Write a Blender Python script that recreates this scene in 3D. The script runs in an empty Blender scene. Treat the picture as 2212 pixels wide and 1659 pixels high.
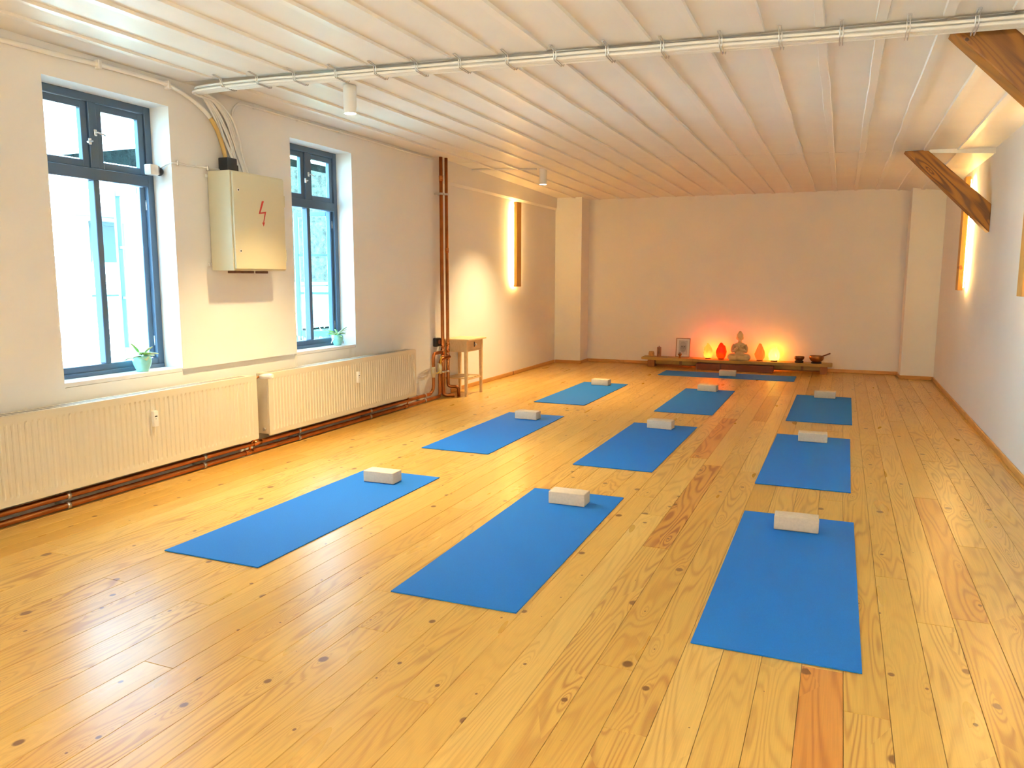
import bpy, bmesh, math, random
from mathutils import Vector, Matrix, noise
random.seed(11)
C = bpy.context.scene.collection
S = bpy.context.scene
PI = math.pi

# ------------------------------------------------------------------ camera, sky, sun, exposure
YAW, PITCH, ROLL = 0.39962553, 0.13575698, 0.00169821
cy_, sy_, cp, sp = math.cos(YAW), math.sin(YAW), math.cos(PITCH), math.sin(PITCH)
fw = Vector((-sy_*cp, cy_*cp, -sp)); rt = Vector((cy_, sy_, 0)); up = rt.cross(fw)
r2 = rt*math.cos(ROLL)+up*math.sin(ROLL); u2 = up*math.cos(ROLL)-rt*math.sin(ROLL)
cam = bpy.data.cameras.new('camera'); cam_o = bpy.data.objects.new('camera', cam); C.objects.link(cam_o)
cam.sensor_width = 36; cam.lens = 1674.867*36/2212; cam.clip_start = .05; cam.clip_end = 300
M = Matrix((r2, u2, -fw)).transposed().to_4x4(); M.translation = (0, 0, 1.3851)
cam_o.matrix_world = M; S.camera = cam_o

w = bpy.data.worlds.new('sky'); S.world = w; w.use_nodes = True
bg = w.node_tree.nodes['Background']
bg.inputs[0].default_value = (.36, .70, 1.0, 1); bg.inputs[1].default_value = 4.6

sun = bpy.data.lights.new('sun', 'SUN'); sun_o = bpy.data.objects.new('sun', sun); C.objects.link(sun_o)
sun.energy = 135; sun.color = (.54, .83, 1.0); sun.angle = math.radians(.6)
sun_o.rotation_euler = Vector((-.72, .25, -.62)).to_track_quat('-Z', 'Y').to_euler()

def portal(name, y0, y1, z0, z1):
    l = bpy.data.lights.new(name, 'AREA'); o = bpy.data.objects.new(name, l); C.objects.link(o)
    l.shape = 'RECTANGLE'; l.size = z1-z0; l.size_y = y1-y0; l.cycles.is_portal = True
    o.location = (-4.60, (y0+y1)/2, (z0+z1)/2); o.rotation_euler = (0, -PI/2, 0)
WINS = [(3.25, 4.175), (5.455, 6.345)]
SILL, HEAD = .745, 2.55
for k, (a, b) in enumerate(WINS): portal('sky_portal', a, b, SILL, HEAD)

S.view_settings.view_transform = 'Standard'; S.view_settings.look = 'None'
S.view_settings.gamma = 1; S.view_settings.use_curve_mapping = False
S.view_settings.exposure = 1.88
LAMP_W = 95.0
FILL_W = 185.0        # unseen lamps added behind the camera for overall brightness       
XL, XR, YF, YB = -4.33, 1.22, 12.45, -4.6

# ------------------------------------------------------------------ helpers
W = {}
def wm(o): return W.get(o.name, Matrix.Identity(4))
def put(o, parent=None, loc=(0, 0, 0), rz=0, rot=None):
    C.objects.link(o)
    o.location = loc; o.rotation_euler = rot if rot else (0, 0, rz)
    if parent: o.parent = parent
    L = Matrix.LocRotScale(Vector(loc), o.rotation_euler, None)
    W[o.name] = (wm(parent) if parent else Matrix.Identity(4)) @ L
    return o
def tag(o, label=None, cat=None, group=None, kind=None):
    if label: o['label'] = label
    if cat: o['category'] = cat
    if group: o['group'] = group
    if kind: o['kind'] = kind
    return o
def thing(name, loc=(0, 0, 0), rz=0, **k):
    return tag(put(bpy.data.objects.new(name, None), None, loc, rz), **k)
def mesh(name, bm, mat, smooth=False, ang=None):
    me = bpy.data.meshes.new(name); bmesh.ops.recalc_face_normals(bm, faces=bm.faces[:])
    bm.to_mesh(me); bm.free()
    for m in (mat if isinstance(mat, (list, tuple)) else [mat]): me.materials.append(m)
    if smooth:
        for p in me.polygons: p.use_smooth = True
        if ang:
            try: me.set_sharp_from_angle(angle=math.radians(ang))
            except Exception: pass
    return me
def obj(name, bm, mat, parent=None, world=True, smooth=False, ang=None, loc=(0, 0, 0), rz=0, **k):
    """world=True: the shape is given in world coordinates and brought into the parent's own frame"""
    if parent and world: bm.transform(wm(parent).inverted())
    o = bpy.data.objects.new(name, mesh(name, bm, mat, smooth, ang))
    put(o, parent, loc, rz)
    return tag(o, **k)
def B(): return bmesh.new()
def box(bm, x0, x1, y0, y1, z0, z1, bev=0, seg=1, mi=0):
    b = bmesh.new()
    bmesh.ops.create_cube(b, size=1, matrix=Matrix.Translation(((x0+x1)/2, (y0+y1)/2, (z0+z1)/2)) @ Matrix.Diagonal((x1-x0, y1-y0, z1-z0, 1)))
    if bev: bmesh.ops.bevel(b, geom=b.edges[:], offset=bev, segments=seg, profile=.5, affect='EDGES', clamp_overlap=True)
    merge(bm, b, None, mi); return bm
def merge(bm, b, mat=None, mi=0):
    if mat: b.transform(mat)
    m = {}
    for v in b.verts: m[v] = bm.verts.new(v.co)
    for f in b.faces:
        try: g = bm.faces.new([m[v] for v in f.verts]); g.material_index = mi; g.smooth = f.smooth
        except ValueError: pass
    b.free()
def poly_prism(bm, pts, axis, a, b, mi=0):
    """pts: 2-D outline; axis the extruded one"""
    def P(p, t): 
        return {'x': (t, p[0], p[1]), 'y': (p[0], t, p[1]), 'z': (p[0], p[1], t)}[axis]
    v0 = [bm.verts.new(P(p, a)) for p in pts]; v1 = [bm.verts.new(P(p, b)) for p in pts]
    n = len(pts); fs = [bm.faces.new(v0[::-1]), bm.faces.new(v1)]
    for i in range(n): fs.append(bm.faces.new((v0[i], v0[(i+1) % n], v1[(i+1) % n], v1[i])))
    for f in fs: f.material_index = mi
    return bm
def fillet(pts, r, n=5):
    pts = [Vector(p) for p in pts]; out = [pts[0]]
    for i in range(1, len(pts)-1):
        p, a, b = pts[i], pts[i-1]-pts[i], pts[i+1]-pts[i]
        d = min(r, a.length*.49, b.length*.49)
        if d < 1e-4: out.append(p); continue
        s, e = p+a.normalized()*d, p+b.normalized()*d
        for k in range(n+1):
            t = k/n; out.append(s*(1-t)**2+p*2*t*(1-t)+e*t*t)
    out.append(pts[-1]); return out
def spline(pts, n=6):
    pts = [Vector(p) for p in pts]; P = [pts[0]*2-pts[1]]+pts+[pts[-1]*2-pts[-2]]; out = []
    for i in range(1, len(P)-2):
        for k in range(n):
            t = k/n; a, b, c, d = P[i-1], P[i], P[i+1], P[i+2]
            out.append(.5*((2*b)+(c-a)*t+(2*a-5*b+4*c-d)*t*t+(3*b-a-3*c+d)*t**3))
    out.append(pts[-1]); return out
def tube(bm, pts, r, seg=10, mi=0, caps=True):
    pts = [Vector(p) for p in pts]; rings = []; n = None
    R = r if isinstance(r, (list, tuple)) else [r]*len(pts)
    for i, p in enumerate(pts):
        t = (pts[min(i+1, len(pts)-1)]-pts[max(i-1, 0)]).normalized()
        if n is None: n = t.orthogonal().normalized()
        n = (n-t*n.dot(t)); n = n.normalized() if n.length > 1e-6 else t.orthogonal().normalized()
        b = t.cross(n)
        rings.append([bm.verts.new(p+(n*math.cos(2*PI*k/seg)+b*math.sin(2*PI*k/seg))*R[i]) for k in range(seg)])
    for i in range(len(rings)-1):
        for k in range(seg):
            f = bm.faces.new((rings[i][k], rings[i][(k+1) % seg], rings[i+1][(k+1) % seg], rings[i+1][k])); f.material_index = mi; f.smooth = True
    if caps:
        for q in (rings[0][::-1], rings[-1]): f = bm.faces.new(q); f.material_index = mi
    return bm
def lathe(bm, prof, c=(0, 0, 0), seg=24, mi=0, sx=1, sy=1):
    rings = []
    for r, z in prof:
        rings.append([bm.verts.new((c[0]+sx*r*math.cos(2*PI*k/seg), c[1]+sy*r*math.sin(2*PI*k/seg), c[2]+z)) for k in range(seg)] if r > 1e-5 else [bm.verts.new((c[0], c[1], c[2]+z))])
    for a, b in zip(rings, rings[1:]):
        for k in range(seg):
            va = (a[k], a[(k+1) % seg]) if len(a) > 1 else (a[0],)
            vb = (b[(k+1) % seg], b[k]) if len(b) > 1 else (b[0],)
            if len(va)+len(vb) > 2:
                f = bm.faces.new(va+vb); f.material_index = mi; f.smooth = True
    for q in (rings[0], rings[-1]):
        if len(q) > 1: f = bm.faces.new(q); f.material_index = mi
    return bm
def cyl(bm, c, r, h, axis='z', seg=20, mi=0):
    b = bmesh.new(); bmesh.ops.create_cone(b, cap_ends=True, segments=seg, radius1=r, radius2=r, depth=h)
    for f in b.faces: f.smooth = len(f.verts) == 4
    rot = {'z': Matrix.Identity(4), 'x': Matrix.Rotation(PI/2, 4, 'Y'), 'y': Matrix.Rotation(PI/2, 4, 'X')}[axis]
    merge(bm, b, Matrix.Translation(c) @ rot, mi); return bm
def ell(bm, c, r, sub=3, rot=None, mi=0):
    b = bmesh.new(); bmesh.ops.create_icosphere(b, subdivisions=sub, radius=1)
    for f in b.faces: f.smooth = True
    m = Matrix.Translation(c) @ (rot.to_4x4() if rot else Matrix.Identity(4)) @ Matrix.Diagonal((r[0], r[1], r[2], 1))
    merge(bm, b, m, mi); return bm
def dup(root, loc, rz=None, **k):
    r = root.copy(); C.objects.link(r); r.location = loc
    if rz is not None: r.rotation_euler = (0, 0, rz)
    for ch in list(root.children):
        c = ch.copy(); C.objects.link(c); c.parent = r
        for g in list(ch.children):
            d = g.copy(); C.objects.link(d); d.parent = c
    tag(r, **k)
    W[r.name] = Matrix.LocRotScale(Vector(loc), r.rotation_euler, None)
    return r

# ------------------------------------------------------------------ materials
def mat(name, col, rough=.5, metal=0, spec=.5, bump=None, var=None, emit=None, coat=0):
    m = bpy.data.materials.new(name); m.use_nodes = True; nt = m.node_tree; p = nt.nodes['Principled BSDF']
    p.inputs['Base Color'].default_value = (*col, 1); p.inputs['Roughness'].default_value = rough
    p.inputs['Metallic'].default_value = metal; p.inputs['Specular IOR Level'].default_value = spec
    if coat: p.inputs['Coat Weight'].default_value = coat; p.inputs['Coat Roughness'].default_value = .15
    if emit: p.inputs['Emission Color'].default_value = (*emit[0], 1); p.inputs['Emission Strength'].default_value = emit[1]
    tc = nt.nodes.new('ShaderNodeTexCoord')
    if bump:
        n = nt.nodes.new('ShaderNodeTexNoise'); n.inputs['Scale'].default_value = bump[0]; n.inputs['Detail'].default_value = 4
        nt.links.new(tc.outputs['Object'], n.inputs['Vector'])
        bn = nt.nodes.new('ShaderNodeBump'); bn.inputs['Strength'].default_value = bump[1]; bn.inputs['Distance'].default_value = bump[2]
        nt.links.new(n.outputs[0], bn.inputs['Height']); nt.links.new(bn.outputs[0], p.inputs['Normal'])
    if var:   # (scale, amount): mottled value
        n = nt.nodes.new('ShaderNodeTexNoise'); n.inputs['Scale'].default_value = var[0]; n.inputs['Detail'].default_value = 5
        nt.links.new(tc.outputs['Object'], n.inputs['Vector'])
        mr = nt.nodes.new('ShaderNodeMapRange'); mr.inputs[3].default_value = 1-var[1]; mr.inputs[4].default_value = 1+var[1]
        mr.inputs[1].default_value = .3; mr.inputs[2].default_value = .7
        mx = nt.nodes.new('ShaderNodeVectorMath'); mx.operation = 'SCALE'; mx.inputs[0].default_value = col
        nt.links.new(n.outputs[0], mr.inputs[0]); nt.links.new(mr.outputs[0], mx.inputs['Scale']); nt.links.new(mx.outputs[0], p.inputs['Base Color'])
    return m

def wood(name, cols, line, knotcol, lines=1.0, contrast=.35, rough=.34, axis='y', scale=1.0, knots=True, spec=.5, across=None):
    """pine: contour-line grain along the piece, round knots, a tone of its own for each object"""
    m = bpy.data.materials.new(name); m.use_nodes = True; nt = m.node_tree; N = nt.nodes; L = nt.links
    p = N['Principled BSDF']; p.inputs['Specular IOR Level'].default_value = spec
    tc = N.new('ShaderNodeTexCoord'); oi = N.new('ShaderNodeObjectInfo')
    def mth(op, a, b=None, c=None):
        n = N.new('ShaderNodeMath'); n.operation = op
        for i, v in enumerate((a, b, c)):
            if v is None: continue
            if isinstance(v, (int, float)): n.inputs[i].default_value = v
            else: L.new(v, n.inputs[i])
        return n.outputs[0]
    sep = N.new('ShaderNodeSeparateXYZ'); L.new(tc.outputs['Object'], sep.inputs[0])
    x, y, z = sep.outputs
    if axis == 'x': x, y = y, x
    if axis == 'z': y, z = z, y
    if across == 'z': x, z = z, x
    r = oi.outputs['Random']
    def vec(a, b, c):
        n = N.new('ShaderNodeCombineXYZ')
        for i, v in enumerate((a, b, c)):
            if isinstance(v, (int, float)): n.inputs[i].default_value = v
            else: L.new(v, n.inputs[i])
        return n.outputs[0]
    xs = mth('MULTIPLY', x, scale); ys = mth('MULTIPLY', y, scale); zs = mth('MULTIPLY', z, scale)
    seed = mth('MULTIPLY', r, 61.0)
    fld = N.new('ShaderNodeTexNoise'); fld.inputs['Scale'].default_value = 1; fld.inputs['Detail'].default_value = 1.0; fld.inputs['Roughness'].default_value = .35
    L.new(vec(mth('ADD', mth('MULTIPLY', xs, 8.5), seed), mth('ADD', mth('MULTIPLY', ys, .75), mth('MULTIPLY', r, 330.)), mth('MULTIPLY', zs, 4)), fld.inputs['Vector'])
    f = mth('MULTIPLY', fld.outputs[0], 11.0*lines)
    kd = None
    if knots:
        vo = N.new('ShaderNodeTexVoronoi'); vo.voronoi_dimensions = '2D'; vo.inputs['Scale'].default_value = 1
        kv = vec(mth('ADD', mth('MULTIPLY', xs, 8.0), mth('MULTIPLY', r, 17.)), mth('ADD', mth('MULTIPLY', ys, 2.6), mth('MULTIPLY', r, 143.)), 0)
        L.new(kv, vo.inputs['Vector'])
        sb = N.new('ShaderNodeVectorMath'); sb.operation = 'SUBTRACT'; L.new(kv, sb.inputs[0]); L.new(vo.outputs['Position'], sb.inputs[1])
        s2 = N.new('ShaderNodeSeparateXYZ'); L.new(sb.outputs[0], s2.inputs[0])
        dx = mth('DIVIDE', s2.outputs[0], 8.0); dy = mth('DIVIDE', s2.outputs[1], 2.6)
        sc = N.new('ShaderNodeSeparateColor'); L.new(vo.outputs['Color'], sc.inputs[0])
        big = mth('MULTIPLY', mth('POWER', sc.outputs[0], 3.2), .021)           # knot radius in metres
        dist = mth('SQRT', mth('ADD', mth('POWER', dx, 2), mth('POWER', mth('MULTIPLY', dy, .8), 2)))
        swirl = mth('SQRT', mth('ADD', mth('POWER', mth('MULTIPLY', dx, 1.6), 2), mth('POWER', mth('MULTIPLY', dy, .38), 2)))
        halo = mth('POWER', 2.718, mth('MULTIPLY', mth('DIVIDE', swirl, .03), -1.))
        f = mth('ADD', f, mth('MULTIPLY', mth('MULTIPLY', halo, 3.0*lines), mth('GREATER_THAN', big, .0035)))
        kd = N.new('ShaderNodeMapRange'); kd.interpolation_type = 'SMOOTHSTEP'
        L.new(mth('DIVIDE', dist, mth('ADD', big, .0002)), kd.inputs[0]); kd.inputs[1].default_value = .7; kd.inputs[2].default_value = 1.25
        kd.inputs[3].default_value = 1; kd.inputs[4].default_value = 0
    ring = mth('POWER', mth('ADD', mth('MULTIPLY', mth('SINE', mth('MULTIPLY', f, 6.283)), .5), .5), 2.4)
    patch = N.new('ShaderNodeTexNoise'); patch.inputs['Scale'].default_value = 1; patch.inputs['Detail'].default_value = 2
    L.new(vec(mth('ADD', mth('MULTIPLY', xs, 6), seed), mth('ADD', mth('MULTIPLY', ys, 1.3), mth('MULTIPLY', r, 77.)), 0), patch.inputs['Vector'])
    fib = N.new('ShaderNodeTexNoise'); fib.inputs['Scale'].default_value = 1; fib.inputs['Detail'].default_value = 3
    L.new(vec(mth('MULTIPLY', xs, 240), mth('ADD', mth('MULTIPLY', ys, 5), seed), mth('MULTIPLY', zs, 240)), fib.inputs['Vector'])
    ramp = N.new('ShaderNodeValToRGB'); cr = ramp.color_ramp
    while len(cr.elements) < len(cols): cr.elements.new(.5)
    for i, c in enumerate(cols):
        cr.elements[i].position = i/max(1, len(cols)-1); cr.elements[i].color = (*c, 1)
    L.new(r, ramp.inputs[0])
    def mix(fac, a, b, mode='MIX'):
        n = N.new('ShaderNodeMix'); n.data_type = 'RGBA'; n.blend_type = mode
        if isinstance(fac, (int, float)): n.inputs[0].default_value = fac
        else: L.new(fac, n.inputs[0])
        for i, v in ((6, a), (7, b)):
            if isinstance(v, tuple): n.inputs[i].default_value = (*v, 1)
            else: L.new(v, n.inputs[i])
        return n.outputs[2]
    gl = N.new('ShaderNodeMapRange'); L.new(patch.outputs[0], gl.inputs[0]); gl.inputs[1].default_value = .3; gl.inputs[2].default_value = .7; gl.inputs[3].default_value = contrast*.35; gl.inputs[4].default_value = contrast*1.5
    col = mix(mth('MULTIPLY', ring, mth('MULTIPLY', gl.outputs[0], mth('ADD', mth('MULTIPLY', mth('FRACT', mth('MULTIPLY', r, 7.31)), 1.1), .35))), ramp.outputs[0], line)
    fm = N.new('ShaderNodeMapRange'); L.new(fib.outputs[0], fm.inputs[0]); fm.inputs[1].default_value = .3; fm.inputs[2].default_value = .7; fm.inputs[3].default_value = .93; fm.inputs[4].default_value = 1.06
    sv = N.new('ShaderNodeVectorMath'); sv.operation = 'SCALE'; L.new(col, sv.inputs[0]); L.new(fm.outputs[0], sv.inputs['Scale']); col = sv.outputs[0]
    if knots: col = mix(mth('MULTIPLY', kd.outputs[0], .85), col, knotcol)
    L.new(col, p.inputs['Base Color'])
    rr = N.new('ShaderNodeMapRange'); L.new(patch.outputs[0], rr.inputs[0]); rr.inputs[3].default_value = rough-.06; rr.inputs[4].default_value = rough+.08
    L.new(rr.outputs[0], p.inputs['Roughness'])
    bn = N.new('ShaderNodeBump'); bn.inputs['Strength'].default_value = .25; bn.inputs['Distance'].default_value = .0012
    L.new(mth('ADD', mth('MULTIPLY', fib.outputs[0], .4), mth('MULTIPLY', patch.outputs[0], 1.5)), bn.inputs['Height']); L.new(bn.outputs[0], p.inputs['Normal'])
    return m

def glass_mat():
    m = bpy.data.materials.new('window_glass'); m.use_nodes = True; nt = m.node_tree; N = nt.nodes; N.clear()
    out = N.new('ShaderNodeOutputMaterial'); t = N.new('ShaderNodeBsdfTransparent'); g = N.new('ShaderNodeBsdfGlossy')
    t.inputs[0].default_value = (.93, .985, .97, 1); g.inputs['Roughness'].default_value = .02
    mx = N.new('ShaderNodeMixShader'); fr = N.new('ShaderNodeFresnel'); fr.inputs[0].default_value = 1.35
    ge = N.new('ShaderNodeNewGeometry'); ml = N.new('ShaderNodeMath'); ml.operation = 'SUBTRACT'; ml.use_clamp = True   # the far face of a pane adds no second mirror
    nt.links.new(fr.outputs[0], ml.inputs[0]); nt.links.new(ge.outputs['Backfacing'], ml.inputs[1]); nt.links.new(ml.outputs[0], mx.inputs[0]); nt.links.new(t.outputs[0], mx.inputs[1]); nt.links.new(g.outputs[0], mx.inputs[2]); nt.links.new(mx.outputs[0], out.inputs[0])
    return m

m_wall = mat('wall_plaster', (.87, .85, .81), .8, spec=.25, bump=(9, .25, .004), var=(1.3, .02))
m_ceil = mat('ceiling_paint', (.87, .85, .80), .5, spec=.35, bump=(14, .25, .003), var=(3, .02))
m_batten = mat('batten_paint', (.88, .86, .81), .38, spec=.5, bump=(20, .3, .003))
m_pine = wood('floor_pine', [(.64, .36, .075), (.71, .42, .10), (.67, .39, .085), (.74, .46, .125), (.69, .40, .09), (.62, .335, .065)], (.42, .17, .035), (.17, .06, .02), contrast=.42, rough=.29, spec=.32, lines=1.35)
m_red = wood('floor_larch', [(.55, .255, .045), (.62, .30, .055)], (.33, .10, .013), (.14, .04, .012), lines=1.0, contrast=.85)
m_orange = wood('floor_orange_pine', [(.66, .28, .055), (.64, .26, .05)], (.42, .13, .02), (.14, .04, .012), contrast=.6)
m_sub = mat('subfloor', (.10, .055, .025), .9)
m_skirt = wood('skirting_pine', [(.62, .30, .08), (.66, .34, .09)], (.45, .18, .04), (.2, .07, .02), axis='y', contrast=.3)
m_skirtx = wood('skirting_pine_across', [(.62, .30, .08), (.66, .34, .09)], (.45, .18, .04), (.2, .07, .02), axis='x', contrast=.3)
m_glass = glass_mat()
m_frame = mat('window_paint', (.07, .115, .175), .35, spec=.5, bump=(30, .15, .002))
m_frame_out = mat('casement_paint', (.10, .20, .33), .4, spec=.5)
m_sill = mat('sill_paint', (.84, .83, .80), .4)
m_chrome = mat('brushed_nickel', (.75, .74, .72), .3, 1)
m_enamel = mat('radiator_enamel', (.70, .63, .48), .32, spec=.5)
m_cab = mat('cabinet_enamel', (.71, .65, .45), .38, spec=.5, bump=(120, .1, .001))
m_white = mat('white_plastic', (.85, .84, .80), .35)
m_black = mat('black_plastic', (.02, .02, .022), .4)
m_slot = mat('grille_slot', (.36, .34, .30), .7)
m_dark = mat('dark_slot', (.015, .013, .012), .8)
m_copper = mat('copper', (.40, .135, .038), .28, 1, var=(9, .22))
m_copper2 = mat('bright_copper', (.58, .22, .07), .24, 1, var=(9, .15))
m_zinc = mat('zinc_steel', (.62, .60, .57), .35, 1)
m_valve = mat('valve_body', (.55, .52, .36), .35, .6)
m_yellow = mat('yellow_lever', (.75, .50, .03), .45)
m_cable = mat('cable_sheath', (.86, .84, .79), .5)
m_duct = mat('yellowed_conduit', (.62, .42, .13), .5)
m_redprint = mat('red_print', (.55, .03, .015), .5)
m_mat = mat('yoga_mat_foam', (.006, .172, .59), .72, spec=.32, bump=(420, .6, .0015), var=(230, .06))
m_block = mat('pressed_wood_block', (.72, .58, .42), .7, spec=.25, bump=(160, .3, .001), var=(60, .06))
m_brace = wood('brace_timber', [(.34, .13, .012), (.32, .12, .011)], (.13, .042, .007), (.04, .015, .008), axis='x', contrast=.75, rough=.5, lines=.7, across='z')
m_light_wood = wood('table_birch', [(.74, .52, .26), (.76, .54, .28)], (.60, .37, .15), (.4, .2, .07), contrast=.2, knots=False, rough=.45)
m_lampwood = wood('lamp_pine', [(.60, .30, .06), (.62, .32, .07)], (.42, .17, .03), (.25, .08, .02), axis='z', contrast=.3, rough=.45)
m_slab = wood('altar_slab', [(.46, .27, .055), (.48, .28, .06)], (.40, .20, .05), (.2, .08, .02), axis='x', contrast=.4, rough=.5)
m_altar_dark = wood('altar_dark_wood', [(.20, .045, .010), (.19, .042, .010)], (.13, .035, .01), (.06, .02, .01), axis='x', contrast=.4, rough=.5)
m_altar_leg = wood('altar_leg_wood', [(.34, .11, .022), (.35, .12, .022)], (.25, .08, .02), (.1, .03, .01), axis='z', contrast=.3, rough=.5, knots=False)
m_stone = mat('statue_stone', (.66, .52, .27), .75, bump=(60, .3, .002), var=(14, .06))
m_bronze = mat('bronze', (.38, .15, .04), .3, .9, var=(20, .2))
m_bronze_d = mat('dark_bronze', (.20, .085, .04), .38, .85, var=(20, .2))
m_cushion = mat('dark_felt', (.035, .02, .018), .9)
m_pot = mat('turquoise_glaze', (.30, .72, .66), .25, coat=.4, bump=(55, .4, .003), var=(30, .08))
m_leaf = mat('succulent_leaf', (.25, .50, .10), .4, var=(20, .2))
m_leaf2 = mat('pale_leaf', (.52, .62, .36), .4, var=(20, .15))
m_leaf3 = mat('dry_pink_leaf', (.62, .40, .30), .5)
m_soil = mat('soil', (.05, .035, .02), .95)
m_led = mat('led_disc', (1, .95, .85), .5, emit=((1.0, .80, .52), 30))
m_strip = mat('led_strip', (1, .9, .6), .5, emit=((1.0, .68, .23), 50))
m_outwall = mat('whitewashed_brick', (.78, .76, .72), .9, bump=(22, .7, .03), var=(5, .12))
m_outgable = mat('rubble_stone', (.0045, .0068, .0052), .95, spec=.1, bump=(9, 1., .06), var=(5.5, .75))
m_outbrick = mat('red_brick_course', (.11, .05, .035), .9, var=(25, .2))
m_roof = mat('slate_roof', (.20, .25, .31), .7)
m_outframe = mat('outside_window_frame', (.07, .105, .10), .5)
m_outpane = mat('outside_window_pane', (.035, .06, .06), .15)
m_ground = mat('courtyard_gravel', (.10, .10, .085), .95, bump=(40, .5, .02), var=(12, .12))
m_bush = mat('bush_leaves', (.10, .22, .07), .6, var=(30, .3))

# ------------------------------------------------------------------ room shell
def zc(x, y):
    far = y > 8.42
    n = (-4.33, 2.735), (.5, 2.585), (1.25, 2.565)
    if far:
        t = min((y-8.4)/4.05, 1)
        n = (-4.33, 2.735-.08*t), (.5, 2.585+.065*t), (1.25, 2.52+.03*t)
    (x0, a), (x1, b), (x2, c) = n
    return a+(b-a)*(x-x0)/(x1-x0) if x < x1 else b+(c-b)*(x-x1)/(x2-x1)

floor = obj('floor', box(B(), XL-.3, XR+.3, YB-.3, YF+.3, -.10, -.022), m_sub, kind='structure', label='varnished pine plank floor of the whole room')
PW, POFF = .138, .0775
special = {(-7): [(3.86, 5.80, m_red)], (3): [(3.50, 5.44, m_red)], (-1): [(1.0, 2.84, m_orange)], (-6): [(7.82, 9.6, m_red)], (-8): [(6.0, 7.87, m_orange)]}
row = math.floor((XL-POFF)/PW)
while POFF+row*PW < XR:
    x0, x1 = max(POFF+row*PW, XL), min(POFF+(row+1)*PW, XR)
    if x1-x0 > .015:
        cuts = []; y = YB
        sp_ = special.get(row, [])
        y += random.uniform(1.2, 3.6) if row % 2 else random.uniform(.8, 3.)
        prev = YB
        while True:
            hit = [s for s in sp_ if prev < s[0] < y+.9]
            if hit:
                s = hit[0]; cuts += [(prev, s[0], m_pine), (s[0], s[1], s[2])]; prev = s[1]; sp_ = [q for q in sp_ if q is not s]; y = prev+random.uniform(1.8, 3.4); continue
            if y > YF-.8: cuts.append((prev, YF, m_pine)); break
            cuts.append((prev, y, m_pine)); prev = y; y += random.uniform(2.0, 4.2)
        for a, b, mm in cuts:
            bm = B(); hw, hl = (x1-x0)/2-.0006, (b-a)/2-.0008; c = .0011
            top = [bm.verts.new((sx*(hw-c), sy*(hl-c), 0)) for sx, sy in ((-1, -1), (1, -1), (1, 1), (-1, 1))]
            mid = [bm.verts.new((sx*hw, sy*hl, -c*1.3)) for sx, sy in ((-1, -1), (1, -1), (1, 1), (-1, 1))]
            bot = [bm.verts.new((sx*hw, sy*hl, -.0215)) for sx, sy in ((-1, -1), (1, -1), (1, 1), (-1, 1))]
            bm.faces.new(top); bm.faces.new(bot[::-1])
            for q, p_ in ((top, mid), (mid, bot)):
                for i in range(4): bm.faces.new((p_[i], p_[(i+1) % 4], q[(i+1) % 4], q[i]))
            obj('plank', bm, mm, floor, world=False, loc=((x0+x1)/2, (a+b)/2, random.uniform(-.0004, 0)))
    row += 1

ceiling = obj('ceiling', box(B(), XL-.3, XR+.3, YB-.3, YF+.3, 2.80, 2.90), m_sub, kind='structure', label='white painted board ceiling with raised battens')
BX = [-4.01, -3.72, -3.365, -3.07, -2.78, -2.48, -2.21, -1.91, -1.60, -1.30, -1.02, -.75, -.45, -.165, .105, .385, .655, .935]
SP = [(YB, 4.30), (4.31, 8.415), (8.425, 12.449)]
edges = [XL]+BX+[XR]
for si, (a, b) in enumerate(SP):
    for i in range(len(edges)-1):
        x0, x1 = edges[i]+(.0006 if i else 0), edges[i+1]-(.0006 if i < len(edges)-2 else 0)
        ys = [a+(b-a)*k/4 for k in range(5)]
        bm = B(); rows = []
        dz = random.uniform(0, .003)
        for y in ys:
            rows.append([bm.verts.new((x, y, zc(x, min(y, b))+d+dz)) for x, d in ((x0, 0), (x1, 0), (x1, .022), (x0, .022))])
        for p_, q in zip(rows, rows[1:]):
            for k in range(4): bm.faces.new((p_[k], p_[(k+1) % 4], q[(k+1) % 4], q[k]))
        bm.faces.new(rows[0]); bm.faces.new(rows[-1][::-1])
        obj('ceiling_board', bm, m_ceil, ceiling)
    for bx in BX:
        if si < 2 and False: continue
        a2, b2 = (a, 4.235) if si == 0 else ((4.385, b) if si == 1 else (a, b))
        n = 28; bm = B(); rows = []; sd = random.random()*50
        for k in range(n+1):
            y = a2+(b2-a2)*k/n
            def wob(s): return noise.noise(Vector((sd+s*9.3, y*1.9, 0)))*.008+noise.noise(Vector((sd+s*3.3, y*.55, 4)))*.008
            h = .015 if 0 < k < n else .009
            xa, xb = bx-.026+wob(0), bx+.026+wob(1)
            rows.append([bm.verts.new((x, y, zc(x, y)-d)) for x, d in ((xa, -.002), (xa+.004, h), (xb-.004, h), (xb, -.002))])
        for p_, q in zip(rows, rows[1:]):
            for k in range(4): bm.faces.new((p_[k], p_[(k+1) % 4], q[(k+1) % 4], q[k]))
        bm.faces.new(rows[0]); bm.faces.new(rows[-1][::-1])
        obj('batten', bm, m_batten, ceiling)

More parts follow.
